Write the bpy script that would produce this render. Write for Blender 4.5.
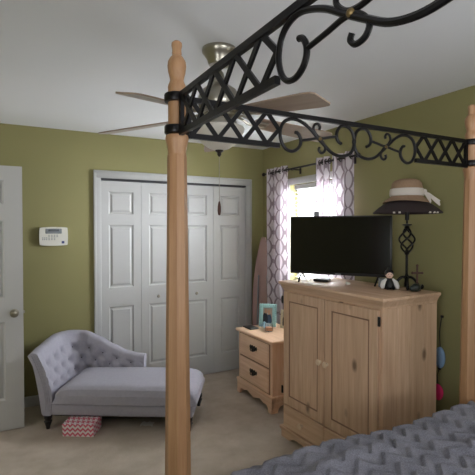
import bpy, bmesh, math, random
from mathutils import Vector, Matrix
random.seed(7)
for o in list(bpy.data.objects): bpy.data.objects.remove(o)
C = bpy.context.scene.collection
SC = bpy.context.scene
PI = math.pi
def R(a): return math.radians(a)

# ------------------------------------------------------------------ camera, world, lights, exposure
cam = bpy.data.cameras.new('camera'); cam.sensor_width = 36; cam.lens = 33.04; cam.clip_start = .02
co = bpy.data.objects.new('camera', cam); C.objects.link(co)
co.location = (0, 0, 1.55); co.rotation_euler = (R(90-1.117), 0, R(-28.3))
SC.camera = co
W = bpy.data.worlds.new('world'); SC.world = W; W.use_nodes = True
W.node_tree.nodes['Background'].inputs[0].default_value = (.93, .97, 1, 1)
W.node_tree.nodes['Background'].inputs[1].default_value = 1.0
def area(name, loc, rot, sx, sy, power, col=(1, 1, 1)):
    l = bpy.data.lights.new(name, 'AREA'); l.shape = 'RECTANGLE'; l.size = sx; l.size_y = sy; l.energy = power; l.color = col
    o = bpy.data.objects.new(name, l); C.objects.link(o); o.location = loc; o.rotation_euler = rot
    return o
area('daylight_side_window', (3.05, 3.26, 2.15), (0, R(64), 0), 1.3, 1.3, 370, (.9, .95, 1))       # outside window_1
area('daylight_ground_side', (3.3, 3.26, .7), (0, R(128), 0), 1.2, 1.6, 275, (.93, .97, 1))      # sunlit ground below window_1
area('front_fill', (.7, -3.6, 1.25), (R(94), 0, R(-10)), 2.6, 1.8, 75, (.95, .97, 1))      # added fill light, aimed in through the unseen window behind the bed head
area('ground_front_fill', (1.3, -1.75, .75), (R(125), 0, 0), 1.8, 1.2, 40, (.93, .96, 1))    # upward fill added low outside the unseen window behind the bed head
area('right_fill', (3.0, -.15, 1.75), (0, R(80), 0), 1.2, 1.3, 12, (.93, .96, 1))      # fill light added outside an unseen window right of the camera
area('hall_fill', (-1.66, 2.6, 1.5), (0, R(-90), 0), 1.4, 1.6, 12, (1, .97, .93))  # fill light added in the unseen hall to brighten the room through the doorway
area('left_fill', (-1.1, -.15, 1.05), (0, R(-110), 0), 1.0, 1.2, 46, (.93, .96, 1))      # upward fill added beyond the unseen window left of the camera
SC.view_settings.view_transform = 'Standard'; SC.view_settings.look = 'None'
SC.view_settings.gamma = 1; SC.view_settings.use_curve_mapping = False
SC.view_settings.exposure = 0.72
SC.cycles.use_denoising = True
SC.cycles.max_bounces = 10; SC.cycles.diffuse_bounces = 6; SC.cycles.transmission_bounces = 8; SC.cycles.transparent_max_bounces = 12
SC.cycles.sample_clamp_indirect = 6

# ------------------------------------------------------------------ materials
def lin(h):
    h = h.lstrip('#'); r = []
    for i in (0, 2, 4):
        c = int(h[i:i+2], 16)/255
        r.append(c/12.92 if c <= .04045 else ((c+.055)/1.055)**2.4)
    return (*r, 1)
class NT:
    def __init__(s, name):
        s.m = bpy.data.materials.new(name); s.m.use_nodes = True; s.t = s.m.node_tree
        s.b = s.t.nodes['Principled BSDF']
    def n(s, ty, **kw):
        x = s.t.nodes.new(ty)
        for k, v in kw.items():
            if k.startswith('i_'): x.inputs[int(k[2:]) if k[2:].isdigit() else k[2:].replace('_', ' ')].default_value = v
            else: setattr(x, k, v)
        return x
    def l(s, a, b): s.t.links.new(a, b)
    def ma(s, op, a, b=None, c=None, clamp=False):
        x = s.t.nodes.new('ShaderNodeMath'); x.operation = op; x.use_clamp = clamp
        for i, v in enumerate((a, b, c)):
            if v is None: continue
            if isinstance(v, (int, float)): x.inputs[i].default_value = v
            else: s.l(v, x.inputs[i])
        return x.outputs[0]
    def mix(s, f, a, b):
        x = s.t.nodes.new('ShaderNodeMix'); x.data_type = 'RGBA'
        for k, v in ((0, f), (6, a), (7, b)):
            if isinstance(v, (int, float, tuple)): x.inputs[k].default_value = v
            else: s.l(v, x.inputs[k])
        return x.outputs[2]
    def coord(s, out='Object'): return s.n('ShaderNodeTexCoord').outputs[out]
    def noise(s, vec, scale, detail=3, rough=.5):
        x = s.n('ShaderNodeTexNoise'); x.inputs['Scale'].default_value = scale; x.inputs['Detail'].default_value = detail
        x.inputs['Roughness'].default_value = rough
        if vec is not None: s.l(vec, x.inputs['Vector'])
        return x.outputs[0]
    def bump(s, h, strength=.3, dist=.01):
        x = s.n('ShaderNodeBump'); x.inputs['Strength'].default_value = strength; x.inputs['Distance'].default_value = dist
        s.l(h, x.inputs['Height']); s.l(x.outputs[0], s.b.inputs['Normal'])
    def col(s, c):
        if isinstance(c, tuple): s.b.inputs['Base Color'].default_value = c
        else: s.l(c, s.b.inputs['Base Color'])
def plain(name, hexc, rough=.6, metal=0, var=.06, nscale=12, bump=0, bdist=.004, spec=None):
    t = NT(name); c = lin(hexc); d = tuple(x*(1-var) for x in c[:3])+(1,)
    nz = t.noise(t.coord(), nscale, 4)
    t.col(t.mix(nz, d, tuple(min(1, x*(1+var)) for x in c[:3])+(1,)))
    t.b.inputs['Roughness'].default_value = rough; t.b.inputs['Metallic'].default_value = metal
    if spec is not None: t.b.inputs['Specular IOR Level'].default_value = spec
    if bump: t.bump(t.noise(t.coord(), nscale*18, 2), bump, bdist)
    return t.m
def wood(name, c1, c2, knotc, axis=2, scale=1.0, knots=True, rough=.5):
    t = NT(name); mp = t.n('ShaderNodeMapping'); t.l(t.coord(), mp.inputs[0])
    s = [14*scale]*3; s[axis] = .9*scale; mp.inputs['Scale'].default_value = s
    g = t.noise(mp.outputs[0], 2.2, 5, .6)
    mp2 = t.n('ShaderNodeMapping'); t.l(t.coord(), mp2.inputs[0]); s = [70*scale]*3; s[axis] = 2.5*scale; mp2.inputs['Scale'].default_value = s
    g2 = t.noise(mp2.outputs[0], 1.5, 2)
    f = t.ma('ADD', t.ma('MULTIPLY', g, .75), t.ma('MULTIPLY', g2, .25))
    r = t.n('ShaderNodeMapRange'); t.l(f, r.inputs[0]); r.inputs[1].default_value = .32; r.inputs[2].default_value = .68
    c = t.mix(r.outputs[0], lin(c1), lin(c2))
    if knots:
        mp3 = t.n('ShaderNodeMapping'); t.l(t.coord(), mp3.inputs[0]); s = [1.0]*3; s[axis] = .55; mp3.inputs['Scale'].default_value = s
        v = t.n('ShaderNodeTexVoronoi'); v.inputs['Scale'].default_value = 6.5; t.l(mp3.outputs[0], v.inputs['Vector'])
        k = t.n('ShaderNodeMapRange'); t.l(v.outputs['Distance'], k.inputs[0]); k.inputs[1].default_value = .17; k.inputs[2].default_value = .06
        c = t.mix(t.ma('MULTIPLY', k.outputs[0], .8), c, lin(knotc))
    t.col(c); t.b.inputs['Roughness'].default_value = rough
    t.bump(g2, .08, .003)
    return t.m
M = {}
M['wall'] = plain('olive_wall_paint', '#8A8458', .75, var=.03, nscale=3, bump=.06, bdist=.002)
M['ceiling'] = plain('ceiling_paint', '#E0E1E4', .9, var=.02, nscale=3, bump=.05, bdist=.002)
M['white'] = plain('white_gloss_paint', '#B0B0AF', .4, var=.02)
M['white_dark'] = plain('closet_track', '#26262A', .5)
M['carpet'] = None
t = NT('beige_carpet'); a = t.noise(t.coord(), 260, 3, .7); b = t.noise(t.coord(), 3.5, 4, .6)
f = t.ma('ADD', t.ma('MULTIPLY', a, .55), t.ma('MULTIPLY', b, .45))
r = t.n('ShaderNodeMapRange'); t.l(f, r.inputs[0]); r.inputs[1].default_value = .35; r.inputs[2].default_value = .65
t.col(t.mix(r.outputs[0], lin('#A19385'), lin('#CDC1B3'))); t.b.inputs['Roughness'].default_value = 1; t.b.inputs['Specular IOR Level'].default_value = .1
t.bump(a, .7, .01); M['carpet'] = t.m
M['knob_wood'] = plain('pale_turned_wood', '#D8C2A6', .4)
M['post'] = wood('bed_post_pine', '#946C4A', '#AE8762', '#7A5030', 2, 1.4, False, .45)
M['armoire'] = wood('limed_pine_vertical', '#BF9A7D', '#DBBC9F', '#5D4431', 2, 1.0, True, .5)
M['armoire_h'] = wood('limed_pine_horizontal', '#BF9A7D', '#DBBC9F', '#5D4431', 1, 1.0, False, .5)
M['armoire_groove'] = plain('limed_pine_groove', '#8C6C56', .6)
M['night'] = wood('honey_pine_horizontal', '#CFA687', '#EBC9AC', '#7A543A', 1, 1.0, False, .45)
M['night_v'] = wood('honey_pine_vertical', '#CDA485', '#E8C6A9', '#7A543A', 2, 1.0, False, .45)
M['iron'] = plain('black_wrought_iron', '#151314', .36, .6, var=.25, nscale=30, bump=.1, bdist=.001)
M['iron_gold'] = plain('gold_rubbed_iron', '#6A5836', .45, .7, var=.3, nscale=40)
M['bronze'] = plain('dark_bronze', '#2B2523', .4, .7)
M['nickel'] = plain('brushed_nickel', '#A39E92', .3, .95, var=.08)
M['blade'] = wood('fan_blade_veneer', '#8E7969', '#A4907F', '#403020', 0, .7, False, .35)
M['glass_bowl'] = plain('frosted_glass_bowl', '#D8D2C8', .35, var=.03)
M['fabric'] = plain('grey_linen', '#A09EA9', .95, var=.10, nscale=45, bump=.25, bdist=.002, spec=.15)
M['black_leg'] = plain('black_stained_wood', '#141214', .35)
M['button'] = plain('grey_linen_button', '#55535E', .95, spec=.1)
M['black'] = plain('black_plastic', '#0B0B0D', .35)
M['screen'] = plain('tv_screen', '#050507', .12, var=0)
M['cream'] = plain('cream_plastic', '#D9D6CC', .45, var=.02)
M['lcd'] = plain('grey_lcd_bezel', '#6D7378', .4); M['lcd_dark'] = plain('dark_lcd', '#2A3236', .25)
M['badge'] = plain('blue_badge', '#2D3A6B', .4)
M['keypad_ink'] = plain('grey_button_ink', '#9A9A98', .6)
M['shade'] = plain('dark_brown_shade', '#2C1F20', .8, var=.15, nscale=40)
M['straw'] = plain('tan_straw', '#9B7F66', .9, var=.15, nscale=90, bump=.3)
M['ribbon'] = plain('white_ribbon', '#CFC6BD', .8, var=.05)
M['doll_skin'] = plain('pale_doll_skin', '#D9B8A8', .5); M['hair'] = plain('black_hair', '#0F0C0D', .6)
M['white_cloth'] = plain('white_cloth', '#D6D2CF', .9)
M['turq'] = plain('turquoise_distressed_paint', '#9CC6CA', .6, var=.25, nscale=60)
M['cream_frame'] = plain('cream_frame_paint', '#CFC4A8', .6)
M['blue_cloth'] = plain('pale_blue_cloth', '#9CC0CC', .9)
M['blue_pouch'] = plain('powder_blue_fabric', '#7D97B4', .9)
M['pink_pouch'] = plain('hot_pink_fabric', '#D0215F', .8)
M['ironing'] = plain('mauve_cover', '#9A7F7A', .9)
M['paper'] = plain('white_paper', '#D5D2CC', .8)
M['silver_grey'] = plain('grey_plastic', '#7D7F84', .5)
M['wax'] = plain('peach_wax', '#D9A583', .5)
M['rusty'] = plain('rust_brown_metal', '#4A2C22', .6)
M['green_stone'] = plain('dark_green_stone', '#222A26', .3)
t = NT('clear_glass'); t.b.inputs['Transmission Weight'].default_value = 1; t.b.inputs['Roughness'].default_value = .03
t.col((.98, .93, .93, 1)); M['glass'] = t.m
t = NT('window_pane'); tp = t.n('ShaderNodeBsdfTransparent'); gl = t.n('ShaderNodeBsdfGlossy'); gl.inputs['Roughness'].default_value = 0
mx = t.n('ShaderNodeMixShader'); mx.inputs[0].default_value = .05; t.l(tp.outputs[0], mx.inputs[1]); t.l(gl.outputs[0], mx.inputs[2]); t.l(mx.outputs[0], t.t.nodes['Material Output'].inputs[0]); M['pane'] = t.m
# translucent cloth / blinds
def translucent(t, color, w):
    tr = t.n('ShaderNodeBsdfTranslucent'); mx = t.n('ShaderNodeMixShader'); mx.inputs[0].default_value = w
    if isinstance(color, tuple): tr.inputs[0].default_value = color
    else: t.l(color, tr.inputs[0])
    t.l(t.b.outputs[0], mx.inputs[1]); t.l(tr.outputs[0], mx.inputs[2]); t.l(mx.outputs[0], t.t.nodes['Material Output'].inputs[0])
t = NT('blind_slat'); t.col((.85, .86, .84, 1)); translucent(t, (.9, .9, .86, 1), .45); M['slat'] = t.m
t = NT('trellis_curtain')
uv = t.n('ShaderNodeSeparateXYZ'); t.l(t.coord('UV'), uv.inputs[0]); u, v = uv.outputs[0], uv.outputs[1]
# trellis: chains of ovals, neighbouring columns offset by half a period
cu = t.ma('MULTIPLY', u, 1/.105); cell = t.ma('FLOOR', cu); x = t.ma('SUBTRACT', t.ma('SUBTRACT', cu, cell), .5)
ph = t.ma('MULTIPLY', t.ma('MODULO', cell, 2), 0)
cs = t.ma('ABSOLUTE', t.ma('COSINE', t.ma('ADD', t.ma('MULTIPLY', v, PI/.15), ph)))
amp = t.ma('ADD', t.ma('MULTIPLY', t.ma('POWER', cs, .7), .30), .06)
dline = t.ma('ABSOLUTE', t.ma('SUBTRACT', t.ma('ABSOLUTE', x), amp))
k1 = t.ma('LESS_THAN', dline, .085)
cs2 = t.ma('ABSOLUTE', t.ma('SINE', t.ma('MULTIPLY', v, PI/.15)))
k2 = t.ma('MULTIPLY', t.ma('GREATER_THAN', t.ma('ABSOLUTE', x), .44), t.ma('GREATER_THAN', cs, .9))
k = t.ma('MAXIMUM', k1, k2)
cc = t.mix(k, lin('#D2C9D0'), lin('#94858D')); t.col(cc); t.b.inputs['Roughness'].default_value = .9; t.b.inputs['Specular IOR Level'].default_value = .1
translucent(t, cc, .22); M['curtain'] = t.m
# bedspread
t = NT('slate_bedspread'); nz = t.noise(t.coord(), 220, 3, .7); nb = t.noise(t.coord(), 9, 3)
f = t.ma('ADD', t.ma('MULTIPLY', nz, .6), t.ma('MULTIPLY', nb, .4))
r = t.n('ShaderNodeMapRange'); t.l(f, r.inputs[0]); r.inputs[1].default_value = .35; r.inputs[2].default_value = .65
t.col(t.mix(r.outputs[0], lin('#605F69'), lin('#93929D'))); t.b.inputs['Roughness'].default_value = 1; t.b.inputs['Specular IOR Level'].default_value = .1
t.b.inputs['Sheen Weight'].default_value = .15
t.bump(nz, .6, .006); M['bedspread'] = t.m
# chevron box
t = NT('pink_chevron_card'); sp = t.n('ShaderNodeSeparateXYZ'); t.l(t.coord(), sp.inputs[0])
hx = t.ma('ADD', sp.outputs[0], t.ma('MULTIPLY', sp.outputs[1], 1.0)); zz = t.ma('ADD', sp.outputs[2], t.ma('MULTIPLY', sp.outputs[1], .6))
tri = t.ma('PINGPONG', hx, .0195)
q = t.ma('FRACT', t.ma('MULTIPLY', t.ma('ADD', t.ma('ADD', zz, tri), 1), 1/.034))
t.col(t.mix(t.ma('LESS_THAN', q, .5), lin('#E6DEDF'), lin('#D2637C'))); t.b.inputs['Roughness'].default_value = .6; M['chevron'] = t.m
# small photographs in the frames
def photo(name, bg, fig, skin):
    t = NT(name); sp = t.n('ShaderNodeSeparateXYZ'); t.l(t.coord('Generated'), sp.inputs[0]); x, z = sp.outputs[1], sp.outputs[2]
    def ell(cx, cz, rx, rz):
        a = t.ma('POWER', t.ma('DIVIDE', t.ma('SUBTRACT', x, cx), rx), 2.0); b = t.ma('POWER', t.ma('DIVIDE', t.ma('SUBTRACT', z, cz), rz), 2.0)
        return t.ma('LESS_THAN', t.ma('ADD', a, b), 1)
    c = t.mix(t.noise(t.coord(), 25, 3), lin(bg), lin('#B9AFA5'))
    c = t.mix(ell(.35, .1, .3, .55), c, lin(fig)); c = t.mix(ell(.75, .2, .28, .5), c, lin('#232733'))
    c = t.mix(ell(.38, .72, .15, .16), c, lin(skin)); c = t.mix(ell(.7, .78, .13, .14), c, lin(skin))
    t.col(c); t.b.inputs['Roughness'].default_value = .25; return t.m
M['photo_a'] = photo('family_snapshot_print', '#8C7F78', '#39465E', '#B98F78')
M['photo_b'] = photo('dark_snapshot_print', '#B8AE98', '#202428', '#A8836C')

# ------------------------------------------------------------------ mesh helper
class MB:
    def __init__(s): s.bm = bmesh.new()
    def box(s, x0, x1, y0, y1, z0, z1, bev=0, seg=2, mat=None):
        ret = bmesh.ops.create_cube(s.bm, size=1)
        vs = ret['verts']
        for v in vs:
            v.co = Vector(((x0+x1)/2+v.co.x*(x1-x0), (y0+y1)/2+v.co.y*(y1-y0), (z0+z1)/2+v.co.z*(z1-z0)))
        if bev:
            es = list({e for v in vs for e in v.link_edges})
            r = bmesh.ops.bevel(s.bm, geom=es, offset=bev, segments=seg, affect='EDGES', profile=.5)
            vs = list({v for f in r['faces'] for v in f.verts} | {v for v in vs if v.is_valid})
        if mat is not None:
            for v in vs: v.co = mat @ v.co
        return s
    def tube(s, pts, r, seg=8, caps=True, closed=False, flat=None):
        """round bar along pts; r number or list"""
        pts = [Vector(p) for p in pts]; n = len(pts); rs = r if isinstance(r, (list, tuple)) else [r]*n
        rings = []; up = None
        for i, p in enumerate(pts):
            if closed: d = pts[(i+1) % n]-pts[i-1]
            else: d = pts[min(i+1, n-1)]-pts[max(i-1, 0)]
            d.normalize()
            if up is None:
                up = Vector((0, 0, 1)) if abs(d.z) < .9 else Vector((0, 1, 0))
            a = d.cross(up)
            if a.length < 1e-6: a = d.orthogonal()
            a.normalize(); b = a.cross(d).normalized(); up = b
            rings.append([s.bm.verts.new(p+(a*math.cos(2*PI*k/seg)+b*math.sin(2*PI*k/seg))*rs[i]) for k in range(seg)])
        for i in range(n if closed else n-1):
            A, B = rings[i], rings[(i+1) % n]
            for k in range(seg): s.bm.faces.new((A[k], A[(k+1) % seg], B[(k+1) % seg], B[k]))
        if caps and not closed:
            s.bm.faces.new(rings[0][::-1]); s.bm.faces.new(rings[-1])
        return s
    def lathe(s, prof, cx=0, cy=0, seg=24, caps=True, rot=0, mat=None):
        rings = []
        for r, z in prof:
            ring = []
            for k in range(seg):
                p = Vector((cx+r*math.cos(2*PI*k/seg+rot), cy+r*math.sin(2*PI*k/seg+rot), z))
                ring.append(s.bm.verts.new(mat @ p if mat else p))
            rings.append(ring)
        for A, B in zip(rings, rings[1:]):
            for k in range(seg): s.bm.faces.new((A[k], A[(k+1) % seg], B[(k+1) % seg], B[k]))
        if caps:
            s.bm.faces.new(rings[0][::-1]); s.bm.faces.new(rings[-1])
        return s
    def prism(s, poly, fn, d0, d1):
        """poly of 2-D points; fn(a, b, d) -> Vector"""
        A = [s.bm.verts.new(fn(a, b, d0)) for a, b in poly]; B = [s.bm.verts.new(fn(a, b, d1)) for a, b in poly]
        n = len(poly)
        for k in range(n): s.bm.faces.new((A[k], A[(k+1) % n], B[(k+1) % n], B[k]))
        s.bm.faces.new(A[::-1]); s.bm.faces.new(B)
        return s
    def frustum(s, x0, x1, z0, z1, y0, y1, inset):
        """raised field on a -y face: base at y0, top face at y1, sloped by inset"""
        a = [(x0, z0), (x1, z0), (x1, z1), (x0, z1)]; b = [(x0+inset, z0+inset), (x1-inset, z0+inset), (x1-inset, z1-inset), (x0+inset, z1-inset)]
        A = [s.bm.verts.new((x, y0, z)) for x, z in a]; B = [s.bm.verts.new((x, y1, z)) for x, z in b]
        for k in range(4): s.bm.faces.new((A[k], A[(k+1) % 4], B[(k+1) % 4], B[k]))
        s.bm.faces.new(B); s.bm.faces.new(A[::-1])
        return s
    def sphere(s, c, rx, ry=None, rz=None, u=16, v=10, mat=None):
        ry = ry or rx; rz = rz or rx
        vs = bmesh.ops.create_uvsphere(s.bm, u_segments=u, v_segments=v, radius=1)['verts']
        for w in vs:
            w.co = Vector((c[0]+w.co.x*rx, c[1]+w.co.y*ry, c[2]+w.co.z*rz))
            if mat is not None: w.co = mat @ w.co
        return s
    def grid(s, nu, nv, fn, uvfn=None, closed=False):
        V = [[s.bm.verts.new(fn(i, j)) for j in range(nv)] for i in range(nu)]
        for i in range(nu-1):
            for j in range(nv-1): s.bm.faces.new((V[i][j], V[i+1][j], V[i+1][j+1], V[i][j+1]))
        if uvfn:
            L = s.bm.loops.layers.uv.verify(); ix = {V[i][j]: (i, j) for i in range(nu) for j in range(nv)}
            for f in s.bm.faces:
                for lp in f.loops:
                    if lp.vert in ix: lp[L].uv = uvfn(*ix[lp.vert])
        return V
    def build(s, name, mat, parent=None, sharp=35, label=None, normals=True):
        if normals: bmesh.ops.recalc_face_normals(s.bm, faces=s.bm.faces)
        me = bpy.data.meshes.new(name); s.bm.to_mesh(me); s.bm.free()
        for p in me.polygons: p.use_smooth = True
        me.set_sharp_from_angle(angle=R(sharp))
        me.materials.append(mat if not isinstance(mat, str) else M[mat])
        o = bpy.data.objects.new(name, me); C.objects.link(o)
        if parent: o.parent = parent
        if label: o['label'] = label
        return o
def tag(o, label, cat, group=None, kind=None):
    o['label'] = label; o['category'] = cat
    if group: o['group'] = group
    if kind: o['kind'] = kind
    return o
def thing(name, label, cat, loc=(0, 0, 0), rz=0, group=None):
    o = bpy.data.objects.new(name, None); C.objects.link(o); o.empty_display_size = .1
    o.location = loc; o.rotation_euler = (0, 0, rz)
    return tag(o, label, cat, group)
def struct(o, label=None, cat=None):
    o['kind'] = 'structure'
    if label: o['label'] = label
    if cat: o['category'] = cat
    return o
def smoothpts(P, n=6, closed=False):
    """Catmull-Rom through points"""
    P = [Vector(p) for p in P]; out = []
    for i in range(len(P)-1):
        p0 = P[max(i-1, 0)]; p1 = P[i]; p2 = P[i+1]; p3 = P[min(i+2, len(P)-1)]
        for k in range(n):
            t = k/n
            out.append(.5*((2*p1)+(p2-p0)*t+(2*p0-5*p1+4*p2-p3)*t*t+(3*p1-p0-3*p2+p3)*t**3))
    out.append(P[-1]); return out

# ------------------------------------------------------------------ the room
XL, XR, YF, YB, H = -.65, 2.58, -1.0, 4.19, 2.44
struct(MB().box(XL-.12, XR+.16, YF-.16, 5.0, -.1, 0).box(-1.8, XL-.12, 1.8, 5.0, -.1, 0).build('floor', 'carpet'), 'beige cut pile bedroom carpet', 'floor')
struct(MB().box(XL-.12, XR+.16, YF-.16, 5.0, H, H+.1).box(-1.8, XL-.12, 1.8, 5.0, H, H+.1).build('ceiling', 'ceiling'), 'plain white painted bedroom ceiling', 'ceiling')
CX0, CX1, CZ = .803, 2.365, 2.03
b = MB().box(XL, CX0, YB, YB+.12, 0, H).box(CX1, XR, YB, YB+.12, 0, H).box(CX0, CX1, YB, YB+.12, CZ, H)
struct(b.build('wall_back', 'wall'), 'olive green wall around the white closet doors', 'wall')
b = MB().box(CX0-.1, CX1+.1, 4.86, 4.95, 0, H).box(CX0-.1, CX0, YB+.12, 4.9, 0, H).box(CX1, CX1+.1, YB+.12, 4.9, 0, H)
struct(b.build('wall_closet', 'white'), 'white closet interior behind the folding doors', 'wall')
WY0, WY1, WZ0, WZ1 = 2.85, 3.66, 1.0, 1.995
RY0, RY1, RZ0, RZ1 = -.75, .45, 1.0, 2.05
b = MB().box(XR, XR+.16, YF-.16, RY0, 0, H).box(XR, XR+.16, RY1, WY0, 0, H).box(XR, XR+.16, RY0, RY1, 0, RZ0).box(XR, XR+.16, RY0, RY1, RZ1, H).box(XR, XR+.16, WY1, 4.9, 0, H).box(XR, XR+.16, WY0, WY1, 0, WZ0).box(XR, XR+.16, WY0, WY1, WZ1, H)
struct(b.build('wall_right', 'wall'), 'olive green wall with the curtained window', 'wall')
DY0, DY1 = 2.98, 3.765
LY0, LY1, LZ0, LZ1 = -.75, .45, 1.0, 2.1
b = MB().box(XL-.12, XL, YF-.16, LY0, 0, H).box(XL-.12, XL, LY1, DY0, 0, H).box(XL-.12, XL, LY0, LY1, 0, LZ0).box(XL-.12, XL, LY0, LY1, LZ1, H).box(XL-.12, XL, DY1, YB+.12, 0, H).box(XL-.12, XL, DY0, DY1, 2.05, H)
struct(b.build('wall_left', 'wall'), 'olive green wall with the open doorway', 'wall')
FX0, FX1, FZ0, FZ1 = .45, 2.15, 1.15, 2.1
b = MB().box(XL, FX0, YF-.16, YF, 0, H).box(FX1, XR, YF-.16, YF, 0, H).box(FX0, FX1, YF-.16, YF, 0, FZ0).box(FX0, FX1, YF-.16, YF, FZ1, H)
struct(b.build('wall_front', 'wall'), 'olive green wall behind the bed head', 'wall')
b = MB().box(-1.8, -1.7, 1.8, 5.0, 0, H).box(-1.7, XL-.12, 4.9, 5.0, 0, H).box(-1.7, XL-.12, 1.8, 1.9, 0, H)
struct(b.build('wall_hall', 'wall'), 'olive green hallway wall beyond the doorway', 'wall')
# baseboards
def bb(name, *bx):
    b = MB()
    for q in bx: b.box(*q, .004, 1)
    return struct(b.build(name, 'white'), 'white baseboard along the olive wall', 'baseboard')
bb('baseboard_back', (XL, CX0-.07, YB-.014, YB, 0, .09), (CX1+.07, XR, YB-.014, YB, 0, .09))
bb('baseboard_right', (XR-.014, XR, YF, YB-.014, 0, .09))
bb('baseboard_left', (XL, XL+.014, YF, DY0-.07, 0, .09), (XL, XL+.014, DY1+.07, YB-.014, 0, .09))
bb('baseboard_front', (XL+.014, XR-.014, YF, YF+.014, 0, .09))
# closet casing
b = MB()
for x0, x1, z0, z1 in ((CX0-.062, CX0+.006, 0, CZ-.004), (CX1-.006, CX1+.062, 0, CZ-.004), (CX0-.062, CX1+.062, CZ-.004, CZ+.066)):
    b.box(x0, x1, YB-.014, YB+.002, z0, z1, .004, 2)
    sgn = (x1-x0) < (z1-z0)
    if sgn: b.box((x0 if x0 < 1 else x1-.024), (x0+.024 if x0 < 1 else x1), YB-.022, YB-.012, z0, CZ+.042, .004, 2)
    else: b.box(x0, x1, YB-.022, YB-.012, z1-.024, z1, .004, 2)
b.box(CX0-.006, CX0+.002, YB, YB+.12, 0, CZ).box(CX1-.002, CX1+.006, YB, YB+.12, 0, CZ)
struct(b.build('trim_1', 'white'), 'white moulded casing around the closet', 'trim')
struct(MB().box(CX0, CX1, YB+.005, YB+.05, CZ-.022, CZ).build('trim_2', 'white_dark'), 'dark track above the folding closet doors', 'trim')
# door casing on the left wall
b = MB()
for y0, y1, z0, z1 in ((DY0-.065, DY0, 0, 2.05), (DY1, DY1+.065, 0, 2.05), (DY0-.065, DY1+.065, 2.05, 2.12)): b.box(XL-.002, XL+.016, y0, y1, z0, z1, .004, 2)
struct(b.build('trim_3', 'white'), 'white casing around the doorway', 'trim')

def leaf(x0, x1, yf, th, z0, z1, cols, rows, rec=.011):
    """panelled door face looking to -y: stiles and rails stand proud of the recess, raised fields inside"""
    b = MB()
    b.box(x0, x1, yf+rec, yf+th, z0, z1)
    xs = [x0]+[q for c in cols for q in c]+[x1]; zs = [z0]+[q for c in rows for q in c]+[z1]
    for i in range(0, len(xs), 2): b.box(xs[i], xs[i+1], yf, yf+rec+.001, z0, z1)
    for i in range(0, len(zs), 2):
        for c in cols: b.box(c[0], c[1], yf, yf+rec+.001, zs[i], zs[i+1])
    for c in cols:
        for r in rows:
            # sloped sticking round the opening
            a = [(c[0], r[0]), (c[1], r[0]), (c[1], r[1]), (c[0], r[1])]; w = .012
            q = [(c[0]+w, r[0]+w), (c[1]-w, r[0]+w), (c[1]-w, r[1]-w), (c[0]+w, r[1]-w)]
            A = [b.bm.verts.new((x, yf, z)) for x, z in a]; B = [b.bm.verts.new((x, yf+rec-.0005, z)) for x, z in q]
            for k in range(4): b.bm.faces.new((A[k], A[(k+1) % 4], B[(k+1) % 4], B[k]))
            b.frustum(c[0]+.02, c[1]-.02, r[0]+.02, r[1]-.02, yf+rec, yf+.002, .016)
    return b
ROWS = ((.21, .81), (.99, 1.59), (1.69, 1.905))
def knob(b, x, y, z, r=.02, l=.03):
    m = Matrix.Translation((x, y, z)) @ Matrix.Rotation(R(90), 4, 'X')
    b.lathe([(r*.5, 0), (r*.4, l*.35), (r*.75, l*.5), (r, l*.75), (r*.8, l*.95), (r*.3, l)], seg=16, mat=m); return b
lw = (CX1-CX0-.012)/4
for d in range(2):
    root = thing('door_%d' % (2+d), ('white bifold closet door on the side of the chaise', 'white bifold closet door on the side of the nightstand')[d], 'door', (0, 0, 0)); root['kind'] = 'structure'
    for k in range(2):
        x0 = CX0+.003+(2*d+k)*(lw+.002)
        lf = leaf(x0, x0+lw, YB+.012, .03, .012, CZ-.026, ((x0+.076, x0+lw-.076),), ROWS).build('door_leaf', 'white', root, 20, normals=False)
    kb = MB(); knob(kb, (1.362, 1.772)[d], YB+.012, .882, .017, .028)
    kb.build('door_knob', 'nickel', root, label='small round nickel knob')
# open door parallel to the back wall
root = thing('door_1', 'open white panelled door at the left with round nickel knob', 'door', (0, 0, 0)); root['kind'] = 'structure'
dx1 = .135; dx0 = dx1-.762
leaf(dx0, dx1, 3.753, .035, .008, 2.03, ((dx0+.115, dx0+.325), (dx1-.325, dx1-.125)), ((.24, .84), (1.02, 1.62), (1.74, 1.92))).build('door_leaf', 'white', root, 20, normals=False)
kb = MB(); m = Matrix.Translation((dx1-.062, 3.753, .905)) @ Matrix.Rotation(R(90), 4, 'X')
kb.lathe([(.032, 0), (.033, .006), (.014, .01), (.012, .028), (.022, .036), (.028, .048), (.024, .06), (.01, .064)], seg=20, mat=m)
kb.build('door_knob', 'nickel', root, label='round satin nickel knob')
MB().box(dx1-.001, dx1+.012, 3.765, 3.776, .895, .915, .002, 1).build('latch', 'nickel', root)
b = MB()
for z in (.25, 1.05, 1.82): MB().box(dx0-.012, dx0+.004, 3.745, 3.757, z, z+.09, .003, 1).build('hinge', 'nickel', root)

# window in the right wall
root = thing('window_1', 'bright window with white blinds between the trellis curtains', 'window'); root['kind'] = 'structure'
b = MB(); x0, x1 = XR-.016, XR+.002
for y0, y1, z0, z1 in ((WY0-.06, WY0, WZ0-.07, WZ1), (WY1, WY1+.06, WZ0-.07, WZ1), (WY0-.06, WY1+.06, WZ1, WZ1+.065)): b.box(x0, x1, y0, y1, z0, z1, .004, 2)
b.box(XR-.05, XR+.1, WY0-.08, WY1+.08, WZ0-.03, WZ0, .006, 2)
b.build('casing', 'white', root)
b = MB(); xa, xb = XR+.085, XR+.125
for y0, y1, z0, z1 in ((WY0, WY0+.045, WZ0, WZ1), (WY1-.045, WY1, WZ0, WZ1), (WY0, WY1, WZ0, WZ0+.05), (WY0, WY1, WZ1-.045, WZ1), (WY0, WY1, 1.49, 1.535)): b.box(xa, xb, y0, y1, z0, z1, .004, 1)
b.build('sash', 'white', root)
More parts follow.
